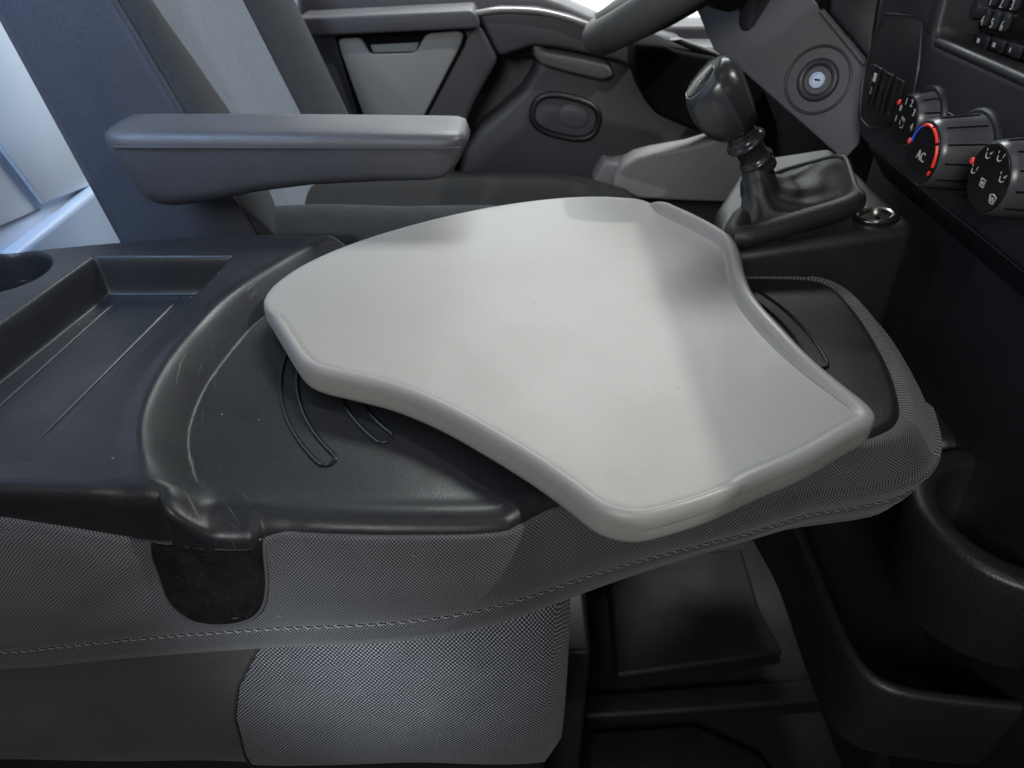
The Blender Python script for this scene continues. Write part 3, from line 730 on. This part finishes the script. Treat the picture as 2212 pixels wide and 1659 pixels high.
# rolled lip below the radio
tube('bay_lip', [(XS+.004, y, .9185) for y in np.linspace(.10, .692, 30)], .0045, M['dash'], dash, 12)
# lower fascia
box('lower_fascia', (.405, .05, .25), (.50, .83, .802), M['dash'], dash, .01)
box('underdash_shade_panel', (.43, .83, .15), (.50, 1.36, .80), M['darkvoid'], dash, .01)  # black panel put in for the shade under the dash
prism('fascia_fold', [(XS+.012, .10, .800), (XS+.06, .10, .74), (XS+.06, .79, .74), (XS+.012, .79, .800)], (.02, 0, .004), M['dash'], dash, .004)
# seam under the switch plate
tube('panel_seam', [(XS-.0004, y, z) for y, z in ((.729, .876), (.70, .8755), (.5, .874), (.2, .873))], .0009, M['console'], dash, 5)
# switch plate and switches
sw = [Px(u, v, XS-.0015) for u, v in ((1903, 44), (1912, 30), (1955, 32), (1984, 42), (1991, 55), (1983, 148), (1968, 215), (1940, 262), (1885, 276), (1866, 262), (1859, 240), (1871, 140))]
prism('switch_plate', sw, (.004, 0, 0), mat('switch_plate_plastic', (.010, .0105, .012), .38, bump=(900, .2, .0005)), dash, .0012, 2)
tube('plate_edge', catmull([p+Vector((-.0003, 0, 0)) for p in sw], 3, True), .0006, M['console'], dash, 5, closed=True)
for k, (tr_, bl) in enumerate((((1907, 148), (1876, 221)), ((1931, 162), (1897, 238)), ((1958, 177), (1922, 250)))):
    a, b = Px(*tr_, XS-.002), Px(*bl, XS-.002); y1 = a.y; y0 = y1+.0165; z1 = a.z; z0 = b.z
    s_ = box('switch', (XS-.0040, y1, z0), (XS+.002, y0, z1), M['gloss'], dash, .0008, 2)
    tube('switch_edge', [(XS-.0042, y1, z0), (XS-.0042, y1, z1), (XS-.0042, y0, z1)], .0005, M['console'], s_, 5)
    if k == 0:
        ic = box('switch_icon', (XS-.0046, y1+.004, z1-.014), (XS-.0038, y1+.010, z1-.006), M['white'], s_, .0006, 1)
        text('switch_icon', '2', (XS-.0044, y1+.0075, z0+.012), (0, -1, 0), (0, 0, 1), .009, mat('grey_print', (.35, .35, .35), .5), s_, .6)
# climate dials
def dial(c, r, depth, marks, ptr_ang):
    cx, cy, cz = c
    bz = XS
    d = lathe('climate_dial', [(r*1.22, bz-cx), (r*1.16, .85*(bz-cx)), (r*1.12, .55*(bz-cx)), (r*1.06, .004), (r*1.0, .0010), (r*.97, 0)], c, (1, 0, 0), M['dialgrip'], dash, 48, sharp=30)
    lathe('dial_skirt', [(r*1.36, .0), (r*1.34, -.003), (r*1.28, -.0045), (r*1.1, -.005)], (bz+.001, cy, cz), (1, 0, 0), M['console'], d, 48)
    lathe('dial_face', [(r*.965, .0012), (r*.95, -.0006), (r*.93, -.0010), (.0005, -.0010)], c, (1, 0, 0), M['gloss'], d, 48)
    rb = []
    nrib = 12
    for k in range(nrib):
        t = 2*math.pi*k/nrib
        e = Vector((0, math.cos(t), math.sin(t)))
        rb.append([Vector(c)+Vector((.004, 0, 0))+e*r*1.065, Vector(c)+Vector((.5*(bz-cx), 0, 0))+e*r*1.125, Vector(c)+Vector((.85*(bz-cx), 0, 0))+e*r*1.165])
    for p_ in rb: tube('grip_groove', p_, .0007, M['gloss'], d, 5)
    # red pointer at the rim
    e = Vector((0, -math.cos(ptr_ang), math.sin(ptr_ang)))
    pc_ = Vector(c)+e*r*.985
    lathe('dial_pointer', [(.0022, .003), (.0025, -.0006), (.0018, -.0018), (.0003, -.0020)], pc_, (1, 0, 0), M['red'], d, 16)
    fx = cx-.0012
    def at(ang, rr): return (fx, cy-math.cos(ang)*rr*r, cz+math.sin(ang)*rr*r)
    for mk in marks:
        if mk[0] == 't': text('dial_mark', mk[1], at(R(mk[2]), mk[3]), (0, -1, 0), (0, 0, 1), mk[4], M['white'], d, .9)
        elif mk[0] == 'arc':
            tube('dial_arc', [at(t, mk[3]) for t in np.linspace(R(mk[1]), R(mk[2]), 10)], mk[5], M[mk[4]], d, 6)
        elif mk[0] == 'line':
            tubes('dial_mark', [[Vector(at(R(a), q)) for a, q in seg] for seg in mk[1]], .00045, M['white'], d)
    return d
LINE = lambda ox, oy, segs, s=.16: [[(math.degrees(math.atan2(oy+y*s, ox+x*s)), math.hypot(ox+x*s, oy+y*s)) for x, y in seg] for seg in segs]
recirc = [[(-.5, .6), (.3, .7), (.6, .2)], [(.6, -.1), (.4, -.7), (-.3, -.8)], [(-.6, -.5), (-.7, .1)], [(-.5, .6), (-.2, .9)], [(-.5, .6), (-.2, .3)]]
manA = [[(-.8, .9), (-.75, .5)], [(-.7, .2), (-.5, -.5), (.1, -.6), (.6, -.2)], [(.9, .8), (.3, .3), (.5, .6)], [(.3, .3), (.7, .3)]]
manB = [[(-.8, .9), (-.75, .5)], [(-.7, .2), (-.5, -.5), (.1, -.6), (.6, -.2)], [(.9, .9), (.7, .2)]]
sq = [[(-.7, -.7), (-.7, .7), (.7, .7), (.7, -.7), (-.7, -.7)], [(-.3, -.4), (-.3, .3)], [(0, -.4), (0, .3)], [(.3, -.4), (.3, .3)]]
fan_ = [[(-.5, -.7), (-.9, .5), (0, .8), (.9, .5), (.5, -.7), (-.5, -.7)], [(-.3, -.4), (-.3, .3)], [(0, -.4), (0, .3)], [(.3, -.4), (.3, .3)]]
dial((.345, .663, .861), .0215, .02, [('t', '0', 150, .66, .0075), ('t', '1', 112, .72, .0080), ('t', '2', 75, .74, .0085), ('t', '3', 38, .72, .0085), ('t', '4', -5, .72, .0085), ('t', 'I', 190, .72, .007), ('line', LINE(-.12, -.12, recirc, .26))], R(150))
dial((.325, .582, .859), .0250, .03, [('t', 'AC', 260, .12, .0105), ('arc', 172, 122, .84, 'blue', .0008), ('arc', 118, 80, .84, 'red', .0012), ('arc', 74, 38, .84, 'red', .0013), ('arc', 32, -12, .84, 'red', .0013), ('arc', -24, -32, .84, 'red', .0013)], R(176))
dial((.325, .4925, .871), .0240, .03, [('line', LINE(-.32, .56, manA, .17)), ('line', LINE(.22, .66, manB, .17)), ('line', LINE(.64, .22, manA, .17)), ('line', LINE(-.72, -.02, manB, .16)), ('line', LINE(-.12, -.18, sq, .15)), ('line', LINE(.56, -.40, fan_, .17))], R(170))

# lower column cover with ignition lock
cov = thing('column_cover', 'dark grey lower steering column cover with a round ignition lock recess', 'dash cover', (.36, .95, .80))
NC = Vector((-.62, -.72, .30)).normalized(); C0 = Pt(1766, 173, .84)
def Pc(u, v):   # the sloping cover plane
    d = ray(u, v); return O+d*((C0-O).dot(NC)/d.dot(NC))
cv = [Pc(u, v) for u, v in ((1540, 104), (1600, 150), (1700, 238), (1790, 318), (1822, 346), (1856, 310), (1866, 240), (1872, 142), (1830, 92), (1775, 26), (1740, -30), (1470, -60))]
prism('cover_panel', cv, -NC*.004, M['dashgrey'], cov, .006, 4)
up2 = [Pc(u, v) for u, v in ((1783, 24), (1835, 86), (1876, 136), (1884, 60), (1900, -40), (1790, -40))]
prism('cover_panel', [p-NC*.010 for p in up2], -NC*.03, M['dash'], cov, .004, 3)
tube('cover_edge', [Pc(u, v)+Vector((-.002, 0, 0)) for u, v in ((1779, 24), (1832, 88), (1873, 139))], .0035, M['dashgrey'], cov, 8)
lathe('lock_bezel', [(.0375, .0006), (.0362, .0020), (.0345, .0012), (.0325, -.0040), (.0300, -.0100), (.0275, -.0115), (.0262, -.0095), (.0245, -.0020), (.0225, .0018), (.0195, .0034), (.0165, .0022), (.0130, -.0020), (.0105, -.0045), (.001, -.0045)], C0, NC, mat('lock_bezel_shaded', (.028, .028, .032), .42), cov, 56, sharp=0, cap=False)  # bezel colour darkened to carry the shadow inside the recess
CK = C0+NC*.0005
lk = lathe('lock_cylinder', [(.0092, -.006), (.0092, .0005), (.0085, .0014), (.0068, .0014), (.0064, .0006), (.0005, .0006)], CK, NC, M['chrome'], cov, 36)
xk, yk, zk = frame(NC)
prism('key_slot', [CK+zk*.0008+xk*a*.0032+yk*b*.0010 for a, b in ((-1, -1), (1, -1), (1, 1), (-1, 1))], zk*.0004, M['darkvoid'], lk)
# dash end at the door side
de = [Py(u, v, 1.22) for u, v in ((1372, 93), (1440, 100), (1458, 110), (1550, 128), (1640, 150), (1700, 330), (1560, 300), (1480, 276), (1420, 250), (1390, 215), (1372, 160))]
prism('dash_end', de, (0, .10, 0), M['darkvoid'], cov, .008)
dtp = [Py(u, v, 1.30) for u, v in ((1360, 84), (1420, 70), (1560, 128), (1560, 140), (1440, 108))]
vt = [Py(u, v, 1.24) for u, v in ((1448, 88), (1470, 84), (1545, 112), (1560, 122), (1550, 126), (1500, 112))]
prism('side_vent', vt, (0, .02, 0), M['console'], cov, .003)

# radio
radio = thing('car_radio', 'black car radio with white numbered buttons in the dashboard bay', 'radio', (.41, .6, .92))
XR = .400
body = box('radio_body', (XR, .46, .924), (.425, .690, 1.035), M['gloss'], radio, .002)
for s_, (u, v) in {'1': (2141, 2), '2': (2164, 7), '3': (2187, 12), '4': (2122, 45), '5': (2143, 51), '6': (2164, 57)}.items():
    p = Px(u, v, XR-.003)
    b_ = prism('radio_button', stadium(p+Vector((0, -.001, .0035)), (0, 1, 0), (0, 0, 1), .0042, .0075, 20, 3), (.004, 0, 0), M['knob'], radio, .0012, 2)
    text('button_number', s_, (XR-.0033, p.y, p.z), (0, -1, 0), (0, 0, 1), .0105, M['white'], b_, .75)
kp = Px(2108, 17, XR-.006)
lathe('radio_knob', [(.0085, .008), (.009, .002), (.0078, -.003), (.001, -.004)], kp, (1, 0, 0), M['knob'], radio, 30)
kp = Px(2092, 56, XR-.002); lathe('radio_button', [(.0045, .003), (.0045, 0), (.0035, -.001), (.0004, -.001)], kp, (1, 0, 0), M['knob'], radio, 20)
p0 = Px(2112, 87, XR-.004)
for k, (u, v) in enumerate(((2113, 88), (2147, 97), (2182, 108), (2222, 120))):
    p = Px(u, v, XR-.004)
    b_ = box('radio_key', (XR-.004, p.y-.0125, p.z-.0045), (XR+.001, p.y+.0065, p.z+.0055), M['console'], radio, .0012, 2)
    if k < 3: box('key_mark', (XR-.0044, p.y-.002 if k < 2 else p.y-.0008, p.z-.0018), (XR-.0038, p.y+.002 if k < 2 else p.y+.0008, p.z+.0018), M['white'], b_, .0004, 1)

# ================================================================== GEAR CONSOLE, GEAR LEVER, SOCKET
gc = thing('gear_console', 'black gear lever console carrying a metal ringed power socket', 'console', (.28, .75, .5))
top = [Vector((x, y, .752+(x-.22)*.16)) for x, y in ((.195, .632), (.372, .632), (.372, .86), (.275, .86), (.215, .74))]
prism('console_body', top, (0, 0, -.40), M['console'], gc, .012, 5)
SP = Pz(1892, 466, .7732); SN = Vector((-.16, 0, 1)).normalized()
so = lathe('socket_ring', [(.0205, -.004), (.0203, .0004), (.0185, .0014), (.0165, .0012), (.0162, -.001)], SP, SN, M['gloss'], gc, 44)
lathe('socket_rim', [(.0165, .0), (.0165, .0018), (.0152, .0026), (.0134, .0016), (.0130, -.003)], SP, SN, M['chrome'], gc, 44, cap=False)
cp = lathe('socket_cap', [(.0133, -.0016), (.0110, -.0010), (.0040, -.0014), (.0003, -.0014)], SP, SN, M['brass'], gc, 40)
box('cap_notch', (SP.x-.0004, SP.y-.006, SP.z-.0016), (SP.x+.0016, SP.y-.0005, SP.z+.0004), M['darkvoid'], cp, 0)

gl = thing('gear_lever', 'black gear lever with round knob, ribbed collars and leatherette boot', 'gear lever', (.25, .70, .77))
K = Pt(1560, 215, .655); B = Vector((.258, .712, .770))
axis = (K-Pt(1648, 372, .70)).normalized()
kx, ky, kz = frame(axis)
# knob: egg with a flattened shoulder on the dash side
rows = []
for h, r in ((-.035, .0120), (-.033, .0165), (-.0275, .0222), (-.018, .0270), (-.006, .0294), (.004, .0292), (.014, .0278), (.022, .0252), (.029, .0212), (.0345, .0160), (.038, .0105), (.0395, .0030)):
    row = []
    for k in range(64):
        t = 2*math.pi*k/40; d = kx*math.cos(t)+ky*math.sin(t)
        P = K+kz*h+d*r
        for nf, c in ((Vector((.86, -.22, .46)).normalized(), .0222), (Vector((-.80, -.02, .58)).normalized(), .0262)):
            e_ = (P-K).dot(nf)-c
            if e_ > 0: P -= nf*e_*.88                 # flattened facet on the dash side, flat seat for the pattern cap
        row.append(P)
    rows.append(row)
grid('gear_knob', rows, M['knob'], gl, True, cap0=True, cap1=True, sharp=0)
# inlaid shift pattern disc on the driver-facing top
CN = Vector((-.80, -.02, .58)).normalized(); CC = K+CN*.0286+kz*.001
capd = lathe('shift_cap', [(.0172, -.004), (.0170, .0000), (.0158, .0014), (.0130, .0022), (.0005, .0030)], K+CN*.0262, CN, M['gloss'], gl, 36, sharp=30)
cxx, cyy, czz = frame(CN)
tube('cap_ring', [K+CN*.0264+(cxx*math.cos(t)+cyy*math.sin(t))*.0172 for t in np.linspace(0, 2*math.pi, 40, endpoint=False)], .0006, mat('cap_ring_grey', (.25, .25, .26), .3), gl, 6, closed=True)
pat = [[(-1, .9), (-1, -.9)], [(0, .9), (0, -.9)], [(1, .9), (1, -.9)], [(-1, 0), (1, 0)]]
tubes('shift_pattern', [[K+CN*.0288+cxx*x*.006+cyy*y*.006 for x, y in s_] for s_ in pat], .0006, M['white'], capd)
def axp(h): return K+kz*h
S0 = axp(-.032)
lathe('lever_collar', [(.0140, .002), (.0134, -.006), (.0136, -.012), (.0150, -.0130), (.0178, -.0145), (.0184, -.0160), (.0178, -.0175), (.0150, -.0190), (.0132, -.0200), (.0128, -.0310), (.0130, -.0345), (.0148, -.0355), (.0160, -.0370), (.0160, -.0385), (.0148, -.0400), (.0136, -.0410), (.0150, -.0440), (.0150, -.050)], S0, kz, mat('collar_plastic', (.02, .02, .024), .22), gl, 36, sharp=0)
# leatherette boot: folded skirt from lever to its frame
G0 = axp(-.078)
NL, NR, FR, FL = Vector((.196, .622, .766)), Vector((.320, .657, .787)), Vector((.342, .770, .796)), Vector((.228, .775, .788))
def quad(a, e=5.0, k=1.0):
    ca, sa = math.cos(a), math.sin(a); p = math.copysign(abs(ca)**(2/e), ca)*k*.5+.5; q = math.copysign(abs(sa)**(2/e), sa)*k*.5+.5
    return NL.lerp(NR, p).lerp(FL.lerp(FR, p), q)
NL, NR, FR, FL = Vector((.198, .624, .764)), Vector((.322, .657, .787)), Vector((.345, .765, .797)), Vector((.262, .735, .787))
B0 = Vector((.238, .670, .776)); rows = []
for i in range(30):
    t = i/29; row = []
    c = G0.lerp(B0, min(1, t/.8)); rr = .0150+.007*min(1, t/.8)
    for k in range(80):
        a = 2*math.pi*k/80; rt = max(0, math.cos(a-.45))
        ts = .62-.50*rt**.8
        col = c + Vector((math.cos(a), math.sin(a), -.30*math.cos(a)*(1-t)))*rr
        f = max(0, (t-ts)/(1-ts)); f = f**1.35*(1-.25*math.sin(math.pi*f)*rt)
        P = col.lerp(quad(a), f); sag = math.sin(math.pi*t)
        P.z += .016*rt**2*math.sin(math.pi*f)
        fo_ = (.0026*math.sin(a*4+t*7+.6) + .0016*math.sin(a*9+1.3-t*9) + .0014*math.sin(t*20+a*2))*sag*(.30+.70*f)
        d_ = Vector((math.cos(a), math.sin(a), .5)); P += d_*fo_*(1+.9*math.sin(math.pi*f))
        row.append(P)
    rows.append(row)
grid('lever_boot', rows, M['leather'], gl, True, sharp=0)
fr_ = [quad(a, 7.0, 1.02) for a in np.linspace(0, 2*math.pi, 80, endpoint=False)]
fr_ = resample(fr_, .006, True)
tube('boot_frame', fr_, [.0105 if p.y < .660 else max(.0030, .0105-(p.y-.660)*.25) for p in fr_], M['leather'], gl, 12, closed=True)

bs = [Vector((.322-.0004*k, .655+.0012*k, .7975+.0002*k)) for k in range(9)]
o = tubes('boot_stitch', [[bs[k], bs[k].lerp(bs[k+1], .35)+Vector((0, 0, .0005)), bs[k].lerp(bs[k+1], .7)] for k in range(8)], .0004, M['thread'], gl); o['kind'] = 'stuff'
# ================================================================== STEERING WHEEL
sw_ = thing('steering_wheel', 'grey steering wheel rim at the top of the picture in front of the driver', 'steering wheel', (.25, 1.0, .97))
aw = R(34); dirw = Vector((math.cos(aw), 0, math.sin(aw))); bot = Vector((.110, 1.02, .863)); RW = .195
nw = Vector((-math.sin(aw), .15, math.cos(aw))).normalized(); sidew = nw.cross(dirw)
cw = bot+dirw*RW
rp = [cw+(dirw*math.cos(t)+sidew*math.sin(t))*RW for t in np.linspace(0, 2*math.pi, 96, endpoint=False)]
tube('wheel_rim', rp, .0210, mat('wheel_rim_foam', (.055, .055, .052), .6, bump=(700, .4, .0008), vary=(20, .15)), sw_, 16, closed=True, up=nw)
lathe('wheel_hub', [(.03, -.055), (.06, -.05), (.075, -.02), (.07, .0), (.05, .012), (.001, .016)], cw-nw*.01, nw, M['dash'], sw_, 40)
tube('wheel_spoke', [cw-dirw*.04-nw*.012, cw-dirw*.11-nw*.010, cw-dirw*.19], [.034, .030, .026], M['dash'], sw_, 12)
for s_ in (-1, 1):
    tube('wheel_spoke', [cw+sidew*s_*.05-nw*.01, cw+sidew*s_*.12-nw*.006, cw+sidew*s_*.185], [.022, .017, .012], M['dash'], sw_, 10)
sc_ = thing('column_shroud', 'black steering column shroud with a control stalk below the wheel', 'column', (.33, 1.0, .9))
ca, cb = cw-nw*.03-dirw*.0, Vector((.40, 1.0, .885))
box('shroud_body', (.27, .955, .872), (.44, 1.06, .98), M['dash'], sc_, .015, 4)
tube('control_stalk', [Pt(1640, 20, 1.0), Pt(1622, 45, .97), Pt(1606, 64, .95)], [.012, .014, .010], M['gloss'], sc_, 14)
tube('stalk_edge', catmull([Pt(1692, -5, .93), Pt(1672, 28, .93), Pt(1640, 52, .93), Pt(1610, 66, .93)], 5), .0022, mat('satin_edge', (.2, .2, .21), .3), sc_, 8)
lathe('column_grommet', [(.030, .02), (.030, .0), (.025, -.006), (.001, -.008)], Pt(1738, 4, .87), (1, .1, 0), M['gloss'], sc_, 36)

# ================================================================== LOWER BINS
sb = thing('storage_bin', 'black open storage bin with a rounded lip near the floor, bottom right', 'storage bin', (.45, .45, .3))
def open_bin(out, parent, name, z0, zt, wall, m, floor_z):
    P = resample(out, .008, True); P = smooth_poly(P, 2)
    A = sum(a.x*b.y-b.x*a.y for a, b in zip(P, P[1:]+P[:1]))
    if A < 0: P = P[::-1]
    N = normals2(P, True)
    def rg(o, z): return [Vector((p.x-n.x*o, p.y-n.y*o, z)) for p, n in zip(P, N)]
    L = [(wall*.4, z0), (wall*.15, (z0+zt)/2), (0, zt-.006), (wall*.12, zt-.002), (wall*.35, zt), (wall*.65, zt), (wall*.88, zt-.002), (wall, zt-.007), (wall*1.2, floor_z), (wall*2.4, floor_z)]
    return grid(name, [rg(o, z) for o, z in L], m, parent, True, cap1=True, sharp=0)
bo = catmull([(.283, .66, 0), (.2835, .52, 0), (.2815, .42, 0), (.284, .375, 0), (.294, .352, 0), (.315, .340, 0), (.36, .332, 0), (.42, .326, 0), (.52, .32, 0), (.60, .34, 0), (.62, .5, 0), (.60, .66, 0), (.44, .69, 0)], 6, True)
open_bin(bo, sb, 'bin_tub', .405, .50, .012, M['bin'], .425)
box('bin_foot', (.40, .42, .14), (.56, .64, .41), M['bin'], sb, .01)
ch = thing('cup_holder', 'round black cup holder above the storage bin at the right edge', 'cup holder', (.42, .42, .55))
co = [Vector((.412+.085*math.cos(t), .425+.085*math.sin(t), 0)) for t in np.linspace(0, 2*math.pi, 40, endpoint=False)]
open_bin(co, ch, 'cup_tub', .52, .620, .024, M['bin'], .54)
box('holder_shelf', (.385, .515, .50), (.52, .74, .618), M['bin'], ch, .015, 4)
print('objects', len(bpy.data.objects))
